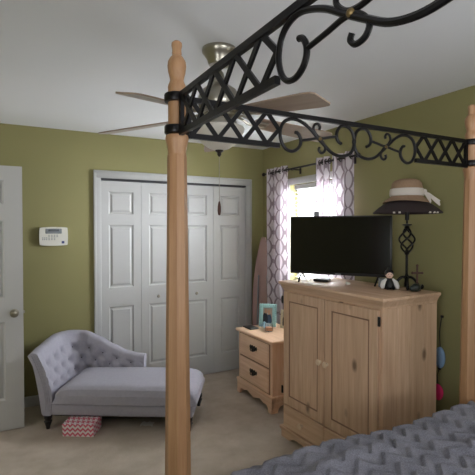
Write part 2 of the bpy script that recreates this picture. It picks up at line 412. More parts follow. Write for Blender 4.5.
MB().box(XR+.103, XR+.107, WY0+.03, WY1-.03, WZ0+.03, WZ1-.03).build('pane', 'pane', root)
root = tag(thing('window_blind', 'white slatted blind hanging in the bright window', 'blind'), 'white slatted blind hanging in the bright window', 'blind')
MB().box(XR+.02, XR+.065, WY0+.01, WY1-.045, WZ1-.05, WZ1-.003, .004, 1).build('headrail', 'white', root)
b = MB(); n = 23
for i in range(n):
    z = WZ1-.075-i*.0405
    mt = Matrix.Translation((XR+.042, 0, z)) @ Matrix.Rotation(R(2), 4, 'Y')
    b.box(-.019, .019, WY0+.012, WY1-.05, -.0012, .0012, mat=mt)
b.build('slats', 'slat', root)
b = MB()
for y in (WY0+.12, WY1-.16): MB().tube([(XR+.042, y, WZ0+.03), (XR+.042, y, WZ1-.05)], .0012, 5).build('ladder_cord', 'white', root)
MB().box(XR+.02, XR+.064, WY0+.012, WY1-.05, WZ0+.012, WZ0+.032, .004, 1).build('bottom_rail', 'white', root)
# unseen window behind the bed head, added to let fill light in
root = thing('added_window_2', 'unseen white framed window added above the bed head for light', 'window'); root['kind'] = 'structure'
b = MB()
for x0, x1, z0, z1 in ((FX0-.06, FX0+.03, FZ0-.06, FZ1+.06), (FX1-.03, FX1+.06, FZ0-.06, FZ1+.06), (FX0, FX1, FZ1-.03, FZ1+.06), (FX0, FX1, FZ0-.06, FZ0+.03), (1.27, 1.33, FZ0, FZ1)): b.box(x0, x1, YF-.06, YF+.014, z0, z1, .004, 1)
b.build('casing', 'white', root)
MB().box(FX0+.01, FX1-.01, YF-.032, YF-.028, FZ0+.01, FZ1-.01).build('pane', 'pane', root)

# window left of the camera, out of view, added for light from the left
root = thing('added_window_3', 'unseen white framed window added in the left wall for light', 'window'); root['kind'] = 'structure'
b = MB()
for y0, y1, z0, z1 in ((LY0-.06, LY0+.03, LZ0-.06, LZ1+.06), (LY1-.03, LY1+.06, LZ0-.06, LZ1+.06), (LY0, LY1, LZ1-.03, LZ1+.06), (LY0, LY1, LZ0-.06, LZ0+.03), (LY0, LY1, 1.53, 1.57)): b.box(XL-.06, XL+.014, y0, y1, z0, z1, .004, 1)
b.build('casing', 'white', root)
MB().box(XL-.032, XL-.028, LY0+.01, LY1-.01, LZ0+.01, LZ1-.01).build('pane', 'pane', root)

root = thing('added_window_4', 'unseen white framed window added in the right wall for light', 'window'); root['kind'] = 'structure'  # second right-hand window, never in view, added to bring in side light
b = MB()
for y0, y1, z0, z1 in ((RY0-.06, RY0+.03, RZ0-.06, RZ1+.06), (RY1-.03, RY1+.06, RZ0-.06, RZ1+.06), (RY0, RY1, RZ1-.03, RZ1+.06), (RY0, RY1, RZ0-.06, RZ0+.03), (RY0, RY1, 1.5, 1.54)): b.box(XR-.014, XR+.06, y0, y1, z0, z1, .004, 1)
b.build('casing', 'white', root)
MB().box(XR+.028, XR+.032, RY0+.01, RY1-.01, RZ0+.01, RZ1-.01).build('pane', 'pane', root)

# ------------------------------------------------------------------ canopy bed
BX0, BX1, BY1, BY0 = .518, 2.093, 1.39, -.77
bed = thing('canopy_bed', 'four poster canopy bed of natural pine posts and black scrolled iron rails', 'bed', ((BX0+BX1)/2, (BY0+BY1)/2, 0))
ox, oy = bed.location.x, bed.location.y
ZT, ZB = 1.989, 1.867          # centres of the upper and lower iron bars
def post():
    b = MB(); a = PI/8
    b.lathe([(.030, 0), (.040, .05), (.047, .12), (.0475, .4), (.0325, 1.79), (.031, 1.80)], seg=8, rot=a)
    return b
def post_top():
    b = MB()
    b.lathe([(.030, 1.798), (.030, 1.806), (.0315, 1.816), (.0345, 1.832), (.038, 1.847), (.039, 1.852), (.037, 1.862), (.030, 1.866), (.0295, 2.018), (.0305, 2.022), (.029, 2.03), (.0255, 2.038), (.0225, 2.046), (.024, 2.055), (.029, 2.074), (.0315, 2.093), (.0295, 2.109), (.022, 2.122), (.0155, 2.129), (.0165, 2.136), (.0155, 2.142), (.0155, 2.151), (.018, 2.161), (.017, 2.171), (.010, 2.177)], seg=28)
    return b
p0 = t0 = None
for i, (x, y) in enumerate(((BX0, BY1), (BX1, BY1), (BX0, BY0), (BX1, BY0))):
    if i == 0:
        p0 = post().build('bed_post', 'post', bed, 20); p0.location = (x-ox, y-oy, 0)
        t0 = post_top().build('finial', 'post', p0, 30)
        for z in (1.866, 1.972):
            b = MB(); b.lathe([(.031, z), (.0405, z+.002), (.0425, z+.006), (.0425, z+.024), (.0405, z+.028), (.031, z+.03)], seg=28); b.build('collar', 'iron', p0)
        kids = list(p0.children)
    else:
        p = p0.copy(); C.objects.link(p); p.parent = bed; p.location = (x-ox, y-oy, 0)
        for k in kids:
            c = k.copy(); C.objects.link(c); c.parent = p
# iron canopy rails: two bars, crossed straps towards the posts, scrolls in the middle (one half given, the other mirrored)
S_MAIN = [(.08,-.003),(.088,-.004),(.099,-.013),(.106,-.03),(.103,-.05),(.089,-.067),(.066,-.077),(.038,-.072),(.018,-.05),(.009,-.018),(.016,.015),(.034,.036),(.066,.047),(.106,.042),(.147,.021),(.185,-.01),(.223,-.04),(.262,-.067),(.307,-.077),(.353,-.067),(.377,-.042),(.383,-.007),(.37,.031),(.342,.048),(.312,.046),(.292,.026),(.287,0),(.297,-.018),(.313,-.026)]
S_LINK = [(.105,-.032),(.15,-.024),(.185,-.017),(.21,-.024),(.228,-.048),(.222,-.067),(.206,-.072),(.196,-.061),(.199,-.05)]
def rail(name, parent, f, L, e, label=None):
    """f(u, z, d): u along, d across the rail"""
    b = MB(); g = .009
    sq = [(-g, -g), (g, -g), (g, g), (-g, g)]
    def bar(u0, u1, z):
        A = [b.bm.verts.new(f(u0, z+q[1], q[0]*.8)) for q in sq]; B = [b.bm.verts.new(f(u1, z+q[1], q[0]*.8)) for q in sq]
        for k in range(4): b.bm.faces.new((A[k], A[(k+1) % 4], B[(k+1) % 4], B[k]))
        b.bm.faces.new(A[::-1]); b.bm.faces.new(B)
    def strap(u0, z0, u1, z1, w=.0075, d0=-.0035, d1=.0035):
        v = Vector((u1-u0, z1-z0)); v.normalize(); n = Vector((-v.y, v.x))*w
        b.prism([(u0-n.x, z0-n.y), (u1-n.x, z1-n.y), (u1+n.x, z1+n.y), (u0+n.x, z0+n.y)], lambda a, z, d: f(a, z, d), d0, d1)
    bar(.036, L-.036, ZT)
    for s in (0, 1):
        U = (lambda u: u) if s == 0 else (lambda u: L-u)
        a, c = sorted((U(.036), U(e+.005))); bar(a, c, ZB)
        a, c = sorted((U(.034), U(.046))); bar_z = (ZB+ZT)/2
        strap(U(.043), ZB-.01, U(.043), ZT+.01, .008, -.007, .007)
        n = max(1, round((e-.05-.055)/.112)); p = (e-.05)/(n+.5)
        for k in range(n):
            strap(U(.05+k*p), ZB, U(.05+(k+1)*p), ZT); strap(U(.05+k*p), ZT, U(.05+(k+1)*p), ZB, d0=-.0065, d1=.0002)
        strap(U(.05+n*p), ZB, U(e+.004), (ZB+ZT)/2); strap(U(.05+n*p), ZT, U(e+.004), (ZB+ZT)/2)
    b.build('lattice', 'iron', parent)
    half = L/2-e; st = max(0, half-.383)/.273
    def sw(u): return (u+max(0, u-.11)*st) if st > .1 else u*half/.383
    for s in (0, 1):
        U = (lambda u: e+sw(u)) if s == 0 else (lambda u: L-e-sw(u))
        b = MB()
        b.tube([f(U(q.x), 1.928+q.y, 0) for q in smoothpts([(u, z, 0) for u, z in S_MAIN], 5)], .0068, 8)
        b.tube([f(U(q.x), 1.928+q.y, 0) for q in smoothpts([(u, z, 0) for u, z in S_LINK], 5)], .0056, 8)
        b.tube([f(U(.397-q.x), 1.928-.03-q.y, 0) for q in smoothpts([(u, z, 0) for u, z in S_LINK], 5)], .0056, 8)
        o = b.build('scroll', 'iron', parent)
        bb_ = MB(); bb_.sphere(f(U(.199), 1.928-.017, 0), .0105, .0105, .009); bb_.build('scroll_clip', 'iron_gold', parent, label='gold rubbed clip at the crossing of the scrolls')
    MB().sphere(f(L/2, 1.928-.01, 0), .009, .009, .014).build('scroll_clip', 'iron', parent)
def railroot(name):
    o = MB().build(name, 'iron', bed) if False else bpy.data.objects.new(name, None)
    C.objects.link(o); o.parent = bed; return o
rr = railroot('canopy_rail'); rail('canopy_rail', rr, lambda u, z, d: Vector((BX0+u-ox, BY1+d-oy, z)), BX1-BX0, .405)
rr = railroot('canopy_rail'); rail('canopy_rail', rr, lambda u, z, d: Vector((BX0+d-ox, BY1-u-oy, z)), BY1-BY0, .603)
rr = railroot('canopy_rail'); rail('canopy_rail', rr, lambda u, z, d: Vector((BX1+d-ox, BY1-u-oy, z)), BY1-BY0, .603)
rr = railroot('canopy_rail'); rail('canopy_rail', rr, lambda u, z, d: Vector((BX0+u-ox, BY0+d-oy, z)), BX1-BX0, .405)
for x in (BX0, BX1): MB().box(x-ox-.014, x-ox+.014, BY0-oy+.04, BY1-oy-.04, .2, .36, .004, 1).build('side_board', 'post', bed)
MB().box(BX0-ox+.04, BX1-ox-.04, BY1-oy-.012, BY1-oy+.014, .2, .40, .004, 1).build('footboard', 'post', bed)
MB().box(BX0-ox+.04, BX1-ox-.04, BY0-oy-.014, BY0-oy+.014, .2, 1.05, .004, 1).build('headboard', 'post', bed)
b = MB()
for k in range(8): b.box(BX0-ox+.02, BX1-ox-.02, -1.0+k*.27, -.91+k*.27, .255, .275)
b.build('slat_base', 'post', bed)
mt = MB().box(BX0+.05, BX1-.05, BY0+.03, BY1-.055, .277, .635, .05, 3).build('mattress', 'white_cloth')
tag(mt, 'thick white mattress lying under the slate bedspread', 'mattress')
# bedspread: heightfield on top, rounded over the edges and hanging down
def bedspread():
    b = MB(); x0, x1, y0, y1 = BX0+.04, BX1-.04, BY0+.02, BY1-.035; ztop = .70; rr = .055; drop = .26
    rnd = random.Random(3)
    waves = [(rnd.uniform(1.5, 5), rnd.uniform(-6, 6), rnd.uniform(0, 6), .0035) for _ in range(5)]
    def prof(s, half):        # s measured from centre along the cloth -> (offset, drop)
        a = abs(s); flat = half-rr
        if a <= flat: return s, 0
        arc = rr*PI/2
        if a <= flat+arc:
            t = (a-flat)/rr; return math.copysign(flat+rr*math.sin(t), s), rr*(1-math.cos(t))
        return math.copysign(half, s), rr+(a-flat-arc)
    hx, hy = (x1-x0)/2, (y1-y0)/2; cx, cy = (x0+x1)/2, (y0+y1)/2
    ex = hx-rr+rr*PI/2+drop; ey = hy-rr+rr*PI/2+drop
    step = .008; nu = int(2*ex/step); nv = int(2*ey/step)
    def fn(i, j):
        s = -ex+2*ex*i/(nu-1); t = -ey+2*ey*j/(nv-1)
        X, dx = prof(s, hx); Y, dy = prof(t, hy)
        d = max(dx, dy)
        # shingled zigzag relief
        tri = abs(((s/.13) % 1)-.5)*.13
        q = ((t+tri*1.0)/.066) % 1
        h = .018*(q if q < .9 else (1-q)/.1*.9)
        big = sum(am*math.sin(fx*s*2+fy*t*2+ph) for fx, fy, ph, am in waves)
        # loose folds running over the right half
        for (ax, ay, bx_, by_, w, am) in ((.25, .75, .8, .62, .032, .03), (.1, .45, .8, .30, .035, .026), (-.55, .85, .0, .9, .035, .02)):
            vx, vy = bx_-ax, by_-ay; L2 = vx*vx+vy*vy; k = ((s-ax)*vx+(t-ay)*vy)/L2; k = min(1, max(0, k)); dd = math.hypot(s-ax-k*vx, t-ay-k*vy)
            big += am*math.exp(-(dd/w)**2)*(math.sin(PI*min(1, max(0, k*.9+.05)))**.5)
        out = h if d > .02 else 0
        nx = math.copysign(1, s) if dx > .03 and dx >= dy else 0; ny = math.copysign(1, t) if dy > .03 and dy > dx else 0
        return Vector((cx+X+nx*h*.7, cy+Y+ny*h*.3, ztop-d+(h+big if d < .06 else 0)))
    b.grid(nu, nv, fn)
    return b.build('bedspread', 'bedspread', sharp=60)
bs = bedspread()
tag(bs, 'slate grey quilted bedspread with raised zigzags over the canopy bed', 'bedspread')

# ------------------------------------------------------------------ ceiling fan
fan = thing('ceiling_fan', 'brushed nickel ceiling fan with five brown blades and frosted light bowl', 'fan', (.95, 1.955, 2.06))
b = MB(); z = -2.06
b.lathe([(.083, 2.439+z), (.086, 2.43+z), (.084, 2.42+z), (.072, 2.405+z), (.060, 2.385+z), (.054, 2.365+z), (.050, 2.358+z), (.02, 2.352+z)], seg=32); b.build('ceiling_canopy', 'nickel', fan)
b = MB(); b.lathe([(.013, 2.36+z), (.013, 2.26+z)], seg=16); b.lathe([(.014, 2.33+z), (.022, 2.32+z), (.026, 2.30+z), (.04, 2.275+z), (.045, 2.255+z)], seg=20); b.build('downrod', 'nickel', fan)
b = MB(); b.lathe([(.02, 2.268+z), (.05, 2.26+z), (.085, 2.235+z), (.103, 2.205+z), (.105, 2.175+z), (.10, 2.15+z), (.085, 2.135+z), (.08, 2.105+z), (.06, 2.09+z)], seg=36); b.build('motor_housing', 'nickel', fan)
b = MB(); b.lathe([(.06, 2.095+z), (.085, 2.085+z), (.088, 2.06+z), (.07, 2.05+z)], seg=32); b.build('switch_housing', 'nickel', fan)
b = MB(); b.lathe([(.122, 2.052+z), (.126, 2.045+z), (.123, 2.03+z), (.108, 2.0+z), (.084, 1.972+z), (.05, 1.95+z), (.018, 1.94+z)], seg=36); b.build('light_bowl', 'glass_bowl', fan)
b = MB(); b.lathe([(.022, 1.945+z), (.02, 1.935+z), (.01, 1.928+z), (.011, 1.92+z), (.006, 1.912+z), (.002, 1.908+z)], seg=16); b.build('bowl_finial', 'bronze', fan)
ch = MB().tube([(0, 0, 1.91+z), (0.0, 0, 1.67+z)], .0016, 6).build('pull_chain', 'nickel', fan)
b = MB(); b.lathe([(.002, 1.688+z), (.005, 1.68+z), (.0085, 1.66+z), (.009, 1.64+z), (.006, 1.622+z), (.002, 1.618+z)], seg=14); b.build('chain_fob', 'rusty', ch, label='brown teardrop fob')
def blade():
    P = []
    for k in range(9): a = PI/2+PI*k/8; P.append((.215+.03*math.cos(a), .052*math.sin(a)))
    P += [(.40, -.062), (.58, -.068), (.625, -.064), (.64, -.05), (.64, .05), (.625, .064), (.58, .068), (.40, .062)]
    b = MB(); b.prism(P, lambda x, y, d: Vector((x, y, d)), -.003, .003); return b
base = None
for k in range(5):
    rz = R(139-72*k); mat = Matrix.Translation((0, 0, .055)) @ Matrix.Rotation(rz, 4, 'Z') @ Matrix.Rotation(R(5.5), 4, 'Y') @ Matrix.Rotation(R(-11), 4, 'X')
    if base is None:
        base = blade().build('fan_blade', 'blade', fan)
        b = MB(); b.tube(smoothpts([(.085, 0, .012), (.13, .018, .012), (.175, .02, -.006), (.25, .022, -.007)], 4), .006, 6); b.tube(smoothpts([(.085, 0, .012), (.13, -.018, .012), (.175, -.02, -.006), (.25, -.022, -.007)], 4), .006, 6)
        b.box(.2, .27, -.03, .03, -.0075, -.003, .002, 1)
        for q in (-.018, .018): b.lathe([(.006, -.011), (.006, -.0075)], .255, q, 10)
        bi = b.build('blade_iron', 'nickel', base, label='nickel blade bracket'); base.matrix_local = mat
    else:
        c = base.copy(); C.objects.link(c); c.parent = fan; c.matrix_local = mat
        d = bi.copy(); C.objects.link(d); d.parent = c

# ------------------------------------------------------------------ armoire
AW, AD, AH = .922, .495, 1.163
arm = thing('armoire', 'large limed pine armoire with two panelled doors under the television', 'armoire', (1.868, 1.768, 0), R(2.2))
b = MB(); b.box(.012, AD, 0, AW, .07, 1.115)
b.build('body', 'armoire', arm)
b = MB()
def cornice(z0, z1, o0, o1):
    A = [b.bm.verts.new(p) for p in ((.012-o0, -o0, z0), (AD, -o0, z0), (AD, AW+o0, z0), (.012-o0, AW+o0, z0))]; B = [b.bm.verts.new(p) for p in ((.012-o1, -o1, z1), (AD, -o1, z1), (AD, AW+o1, z1), (.012-o1, AW+o1, z1))]
    for k in range(4): b.bm.faces.new((A[k], A[(k+1) % 4], B[(k+1) % 4], B[k]))
    b.bm.faces.new(A[::-1]); b.bm.faces.new(B)
cornice(1.095, 1.108, .004, .006); cornice(1.108, 1.138, .006, .022); cornice(1.138, 1.142, .024, .026)
b.box(.012-.034, AD, -.034, AW+.034, 1.142, AH, .006, 2)
b.build('top', 'armoire_h', arm)
b = MB(); b.box(.012-.026, AD, -.024, AW+.024, .056, .082, .006, 2)
b.build('base_moulding', 'armoire_h', arm)
# skirt with bracket feet
b = MB()
def skirt(L):
    P = [(0, .06), (0, 0), (.10, 0), (.125, .018), (.16, .03)]
    for k in range(1, 8): P.append((.16+(L-.32)*k/8, .03-.012*math.sin(PI*k/8)**2))
    return P+[(L-.16, .03), (L-.125, .018), (L-.10, 0), (L, 0), (L, .06)]
b.prism(skirt(AW+.02), lambda y, z, d: Vector((d, y-.01, z)), -.004, .018)
b.prism(skirt(AD-.01), lambda x, z, d: Vector((x, d, z)), -.012, .012)
b.prism(skirt(AD-.01), lambda x, z, d: Vector((x, d, z)), AW-.012, AW+.012)
b.build('skirt', 'armoire_h', arm)
def panel_x(x, y0, y1, z0, z1, st, rt, mat, parent, name):
    """frame-and-panel door facing -x"""
    b = MB()
    b.box(x+.006, x+.02, y0, y1, z0, z1)
    b.box(x, x+.014, y0, y0+st, z0, z1, .0025, 1); b.box(x, x+.014, y1-st, y1, z0, z1, .0025, 1)
    b.box(x, x+.014, y0+st, y1-st, z0, z0+rt, .0025, 1); b.box(x, x+.014, y0+st, y1-st, z1-rt, z1, .0025, 1)
    o = b.build(name, mat, parent)
    # bead round the panel
    b = MB(); w = .009
    for q in ((y0+st, y0+st+w, z0+rt, z1-rt), (y1-st-w, y1-st, z0+rt, z1-rt), (y0+st, y1-st, z0+rt, z0+rt+w), (y0+st, y1-st, z1-rt-w, z1-rt)): b.box(x+.0015, x+.009, *q, .002, 1)
    b.build('panel_bead', 'armoire_groove', o, label='darker bead around the door panel')
    return o
def wknob(b, x, y, z, r=.021, l=.032):
    m = Matrix.Translation((x, y, z)) @ Matrix.Rotation(R(-90), 4, 'Y')
    b.lathe([(r*.55, 0), (r*.45, l*.3), (r*.8, l*.5), (r, l*.72), (r*.85, l*.92), (r*.3, l)], seg=16, mat=m)
mid = AW/2
for s in (0, 1):
    y0, y1 = ((.018, mid-.003), (mid+.003, AW-.018))[s]
    d = panel_x(-.008, y0, y1, .262, 1.088, .062, .062, 'armoire', arm, 'door')
    b = MB(); wknob(b, -.008, (mid-.032, mid+.032)[s], .672); b.build('knob', 'knob_wood', d)
    b = MB(); yh = (.006, AW-.006)[s]
    for z in (1.0, .33): MB().box(-.013, -.003, yh-.008, yh+.008, z, z+.055, .002, 1).build('hinge', 'black', d, label='black iron hinge')
    b = MB(); b.box(-.008, .013, y0, y1, .092, .252, .003, 1); dr = b.build('drawer', 'armoire_h', arm)
    b = MB(); wknob(b, -.008, (y0+y1)/2, .172); b.build('knob', 'knob_wood', dr)
# planked side: thin shadow grooves are real gaps between boards
b = MB()
for k in range(4): b.box(.014+k*.12+.0008, .014+(k+1)*.12-.0008, -.005, .002, .084, 1.094, .0012, 1)
b.build('side_panel', 'armoire', arm)

# ------------------------------------------------------------------ nightstand
NX, NY0, NW, ND, NH = 1.972, 3.055, .585, .43, .61
ns = thing('nightstand', 'honey pine two drawer nightstand between the closet and the armoire', 'nightstand', (NX, NY0, 0))
MB().box(.006, ND, 0, NW, .13, .585).build('body', 'night_v', ns)
b = MB(); b.box(-.022, ND+.005, -.025, NW+.025, .582, NH, .011, 3); b.build('top', 'night', ns)
b = MB(); b.box(-.016, ND, -.018, NW+.018, .118, .142, .009, 3); b.build('base_moulding', 'night', ns)
b = MB(); L = NW+.02
P = [(0, .125), (0, 0), (.05, 0), (.058, .03), (.075, .052), (.10, .058), (.125, .05), (.15, .058), (.19, .072), (.235, .062), (L/2, .04)]
P = P+[(L-a, z) for a, z in P[-2::-1]]
b.prism(P, lambda y, z, d: Vector((d, y-.01, z)), -.01, .012)
P2 = [(0, .125), (0, 0), (.05, 0), (.06, .03), (.085, .055), (.13, .06), (ND-.13, .06), (ND-.085, .055), (ND-.06, .03), (ND-.05, 0), (ND, 0), (ND, .125)]
for y in (-.01, NW-.006): b.prism(P2, lambda x, z, d: Vector((x, d, z)), y, y+.016)
b.build('skirt', 'night', ns)
for z0, z1 in ((.375, .572), (.155, .36)):
    b = MB(); b.box(-.008, .012, .045, NW-.045, z0, z1, .006, 2); dr = b.build('drawer', 'night', ns)
    b = MB(); b.prism([(.035+a, z) for a, z in ((0, z0-.008), (NW-.07, z0-.008), (NW-.07, z1+.008), (0, z1+.008))], lambda y, z, d: Vector((d, y, z)), .0, .0075); b.build('drawer_reveal', 'armoire_groove', dr, label='darker groove around the drawer front')
    b = MB(); zc = (z0+z1)/2+.006; yc = NW/2
    plate = [(-.05, .006), (-.042, .02), (-.03, .012), (-.018, .022), (0, .016), (.018, .022), (.03, .012), (.042, .02), (.05, .006), (.04, -.008), (.03, -.004), (.018, -.014), (0, -.02), (-.018, -.014), (-.03, -.004), (-.04, -.008)]
    b.prism(plate, lambda y, z, d: Vector((d, yc+y*1.3, zc+z*1.35)), -.0115, -.0075)
    b.tube(smoothpts([(-.012, yc-.038, zc+.006), (-.022, yc-.034, zc-.008), (-.026, yc-.016, zc-.018), (-.026, yc, zc-.016), (-.026, yc+.016, zc-.018), (-.022, yc+.034, zc-.008), (-.012, yc+.038, zc+.006)], 4), .0042, 8)
    b.build('handle', 'bronze', dr, label='dark bronze bail handle')

# things on the nightstand
def frame(name, label, mat, pmat, loc, rz, w, h, bw, ornate):
    """picture frame facing local -x, leaning back"""
    t = thing(name, label, 'picture frame', loc, rz)
    til = Matrix.Rotation(R(10), 4, 'Y')
    b = MB()
    for q in ((-w/2, w/2, 0, bw), (-w/2, w/2, h-bw, h), (-w/2, -w/2+bw, 0, h), (w/2-bw, w/2, 0, h)): b.box(-.008, .006, *q, .004, 2, mat=til)
    if ornate:
        n = 9
        for k in range(n):
            for y, z in ((-w/2+w*k/(n-1), 0.008), (-w/2+w*k/(n-1), h)): b.sphere((0, y, z), .009, .012, .012, 8, 6, mat=til)
        for k in range(1, 11):
            for y in (-w/2, w/2): b.sphere((0, y, h*k/11), .009, .012, .012, 8, 6, mat=til)
    b.build('frame_border', mat, t)
    b = MB(); b.box(-.001, .003, -w/2+bw-.002, w/2-bw+.002, bw-.002, h-bw+.002, mat=til); b.build('photograph', pmat, t, label='small family photograph')
    b = MB(); b.tube([(h*.17*.6, 0, h*.6), (h*.32, 0, .004)], .004, 6); b.build('easel', mat, t)
    return t
frame('picture_frame', 'ornate turquoise picture frame standing on the nightstand', 'turq', 'photo_a', (2.235, 3.545, NH+.002), R(48), .15, .205, .03, True)
frame('picture_frame', 'cream picture frame partly hidden by the armoire edge', 'cream_frame', 'photo_b', (2.36, 3.405, NH), R(40), .12, .17, .02, False)
tr = MB().box(2.02, 2.115, 3.50, 3.645, NH, NH+.012, .004, 1).build('notebook', 'black'); tag(tr, 'flat black notebook on the far corner of the nightstand', 'notebook')
b = MB()
def cloth(i, j):
    a, c = i/15-.5, j/15-.5; r = math.hypot(a, c)
    return Vector((2.165+a*.09, 3.47+c*.10, NH+.016+max(0, .048*(1-2.2*r*r)+.012*math.sin(9*a+3)*math.cos(8*c))))
V = b.grid(16, 16, cloth); bmesh.ops.solidify(b.bm, geom=b.bm.faces[:], thickness=.003)
tag(b.build('cloth', 'blue_cloth', normals=False), 'crumpled pale blue cloth in front of the turquoise frame', 'cloth')
jar = thing('candle_jar', 'small clear glass candle jar on the nightstand front', 'candle', (2.145, 3.375, NH))
b = MB(); b.lathe([(.02, .001), (.033, .001), (.036, .01), (.036, .055), (.033, .068), (.034, .075), (.031, .075), (.030, .066), (.033, .054), (.033, .008), (.02, .006)], seg=24, caps=True); b.build('glass', 'glass', jar)
b = MB(); b.lathe([(.032, .0085), (.032, .04), (.01, .043)], seg=20); b.build('wax', 'wax', jar, label='peach coloured wax')

# ------------------------------------------------------------------ television and things on the armoire
AT = AH+.0015
tvL, tvR = Vector((1.893, 2.672)), Vector((2.29, 2.085))
tc = (tvL+tvR)/2; dv = tvR-tvL; tw = .722; tv_rz = math.atan2(dv.y, dv.x)
tv = thing('television', 'black flat screen television standing on the pine armoire', 'television', (tc.x, tc.y, AT), tv_rz)
z0, z1 = .058, .478
MB().box(-tw/2, tw/2, -.004, .028, z0, z1, .004, 2).build('bezel', 'black', tv)
MB().box(-tw/2+.2, tw/2-.2, .02, .065, z0+.02, z1-.14, .01, 2).build('rear_housing', 'black', tv)
MB().box(-tw/2+.01, tw/2-.01, -.0055, -.003, z0+.02, z1-.01).build('screen', 'screen', tv)
MB().box(-.02, .02, -.0062, -.004, z0+.005, z0+.012).build('logo', 'silver_grey', tv, label='tiny grey maker mark under the screen')
for s in (-1, 1):
    b = MB(); x = s*(tw/2-.085)
    b.tube([(x, .012, z0+.01), (x-.01*s, -.08, .007)], .006, 8); b.tube([(x, .012, z0+.01), (x-.01*s, .09, .007)], .006, 8)
    b.build('foot', 'black', tv)
o = MB().box(-.055, .055, -.04, .04, 0, .02, .004, 2).build('cable_box', 'black'); o.location = (2.075, 2.535, AT); o.rotation_euler = (0, 0, tv_rz)
tag(o, 'small flat black box lying under the television', 'box')
b = MB(); b.box(-.02, .02, .005, .012, z1-.02, z1+.036, .003, 1)
o = b.build('sensor_box', 'silver_grey', tv, label='small grey rectangle rising behind the top edge'); 
for v in o.data.vertices: v.co.x += -.168; v.co.y += .022
b = MB(); b.sphere((0, 0, .011), .012, .012, .011); b.sphere((.024, .006, .008), .010, .010, .008)
o = b.build('trinket', 'cream'); o.location = (2.085, 2.28, AT); tag(o, 'tiny pale trinket lying below the television screen', 'trinket')

lamp = thing('table_lamp', 'dark wrought iron table lamp with wide brown shade beside the television', 'lamp', (2.298, 1.96, AT))
b = MB()
for k in range(4):
    a = PI/4+k*PI/2; ca, sa = math.cos(a), math.sin(a)
    b.tube([(ca*r, sa*r, z) for r, z in [(q.x, q.y) for q in smoothpts([(.012, .075, 0), (.035, .07, 0), (.062, .04, 0), (.078, .012, 0), (.092, .008, 0), (.096, .02, 0), (.088, .024, 0)], 4)]], .009, 7)
b.lathe([(.012, .06), (.018, .07), (.012, .085), (.009, .095)], seg=16)
b.build('base', 'iron', lamp)
b = MB(); b.lathe([(.0085, .09), (.0085, .23)], seg=10)
for k in range(4):
    P = []
    for q in range(25):
        t = q/24; r = .006+.042*math.sin(PI*t)**1.1; a = k*PI/2+t*PI*1.25
        P.append((r*math.cos(a), r*math.sin(a), .225+.17*t))
    b.tube(P, .0062, 6)
b.lathe([(.012, .22), (.016, .227), (.010, .235)], seg=14); b.lathe([(.010, .385), (.017, .395), (.012, .405), (.03, .41), (.03, .415), (.007, .42)], seg=16)
b.lathe([(.006, .41), (.006, .44), (.013, .445), (.013, .50)], seg=12)
b.build('stem', 'iron', lamp)
SB = .488
b = MB(); b.lathe([(.208, SB), (.211, SB-.003), (.212, SB+.003), (.175, SB+.036), (.13, SB+.066), (.095, SB+.083), (.065, SB+.092), (.062, SB+.09), (.093, SB+.08), (.128, SB+.063), (.172, SB+.033), (.207, SB+.002)], seg=44, caps=False)
b.bm.verts.ensure_lookup_table(); b.build('lamp_shade', 'shade', lamp)
b = MB()
for a in range(3): b.tube([(0, 0, SB+.03), (.066*math.cos(a*2.1), .066*math.sin(a*2.1), SB+.105)], .002, 5)
b.build('shade_spider', 'iron', lamp)
for a0 in (200, 209, 258, 267, 275):  # short pale segments at a few angles of the shade's lower rim
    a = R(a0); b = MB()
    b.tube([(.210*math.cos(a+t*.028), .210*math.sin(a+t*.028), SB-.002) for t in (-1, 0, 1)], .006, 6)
    b.build('rim_segment', 'ribbon', lamp, label='pale segment on the lower rim')
# sun hat over the lamp shade
hat = thing('sun_hat', 'tan straw sun hat with white ribbon bow resting on the lamp shade', 'hat', (2.293, 1.96, AT+SB))
b = MB(); n = 48; prof = [(.145, .066), (.137, .074), (.118, .086), (.103, .095), (.096, .105), (.098, .125), (.097, .155), (.090, .186), (.076, .203), (.05, .212), (.02, .214)]
def hp(r, z, k, dz=0):
    a = 2*PI*k/n; wv = 1+.03*math.sin(3*a+1)*(r > .11)
    return Vector((r*wv*math.cos(a), r*wv*math.sin(a), z+dz+.005+(.006*math.sin(2*a+.8) if r > .13 else 0)))
rings = [[b.bm.verts.new(hp(r, z, k)) for k in range(n)] for r, z in prof]
for A, B in zip(rings, rings[1:]):
    for k in range(n): b.bm.faces.new((A[k], A[(k+1) % n], B[(k+1) % n], B[k]))
b.bm.faces.new(rings[-1]); bmesh.ops.recalc_face_normals(b.bm, faces=b.bm.faces)
bmesh.ops.solidify(b.bm, geom=b.bm.faces[:], thickness=.003)
b.build('straw_body', 'straw', hat, 50)
b = MB(); b.lathe([(.1005, .108), (.105, .112), (.105, .14), (.102, .154), (.098, .156)], seg=40, caps=False); b.build('ribbon_band', 'ribbon', hat, label='white ribbon band')
b = MB(); aR = R(-62); d = Vector((math.cos(aR), math.sin(aR), 0)); e = Vector((-d.y, d.x, 0))
for pts, w0 in (([(.105, .02, .13), (.13, .03, .115), (.155, .055, .09), (.185, .08, .062)], .03), ([(.108, -.0, .13), (.13, -.02, .105), (.152, -.035, .08)], .04)):
    P = [d*q[0]+e*q[1]+Vector((0, 0, q[2])) for q in smoothpts(pts, 4)]
    nP = len(P)
    def rb(i, j):
        w = w0*(.5+.7*i/(nP-1)); p = P[i]; return p+Vector((0, 0, 1))*(j/4-.5)*w+e*(j/4-.5)*w*.9+d*.004*math.sin(j*1.6)
    b.grid(nP, 5, rb)
b.sphere(d*.108+e*.008+Vector((0, 0, .135)), .013, .013, .016, 10, 8)
bmesh.ops.recalc_face_normals(b.bm, faces=b.bm.faces); bmesh.ops.solidify(b.bm, geom=b.bm.faces[:], thickness=.002)
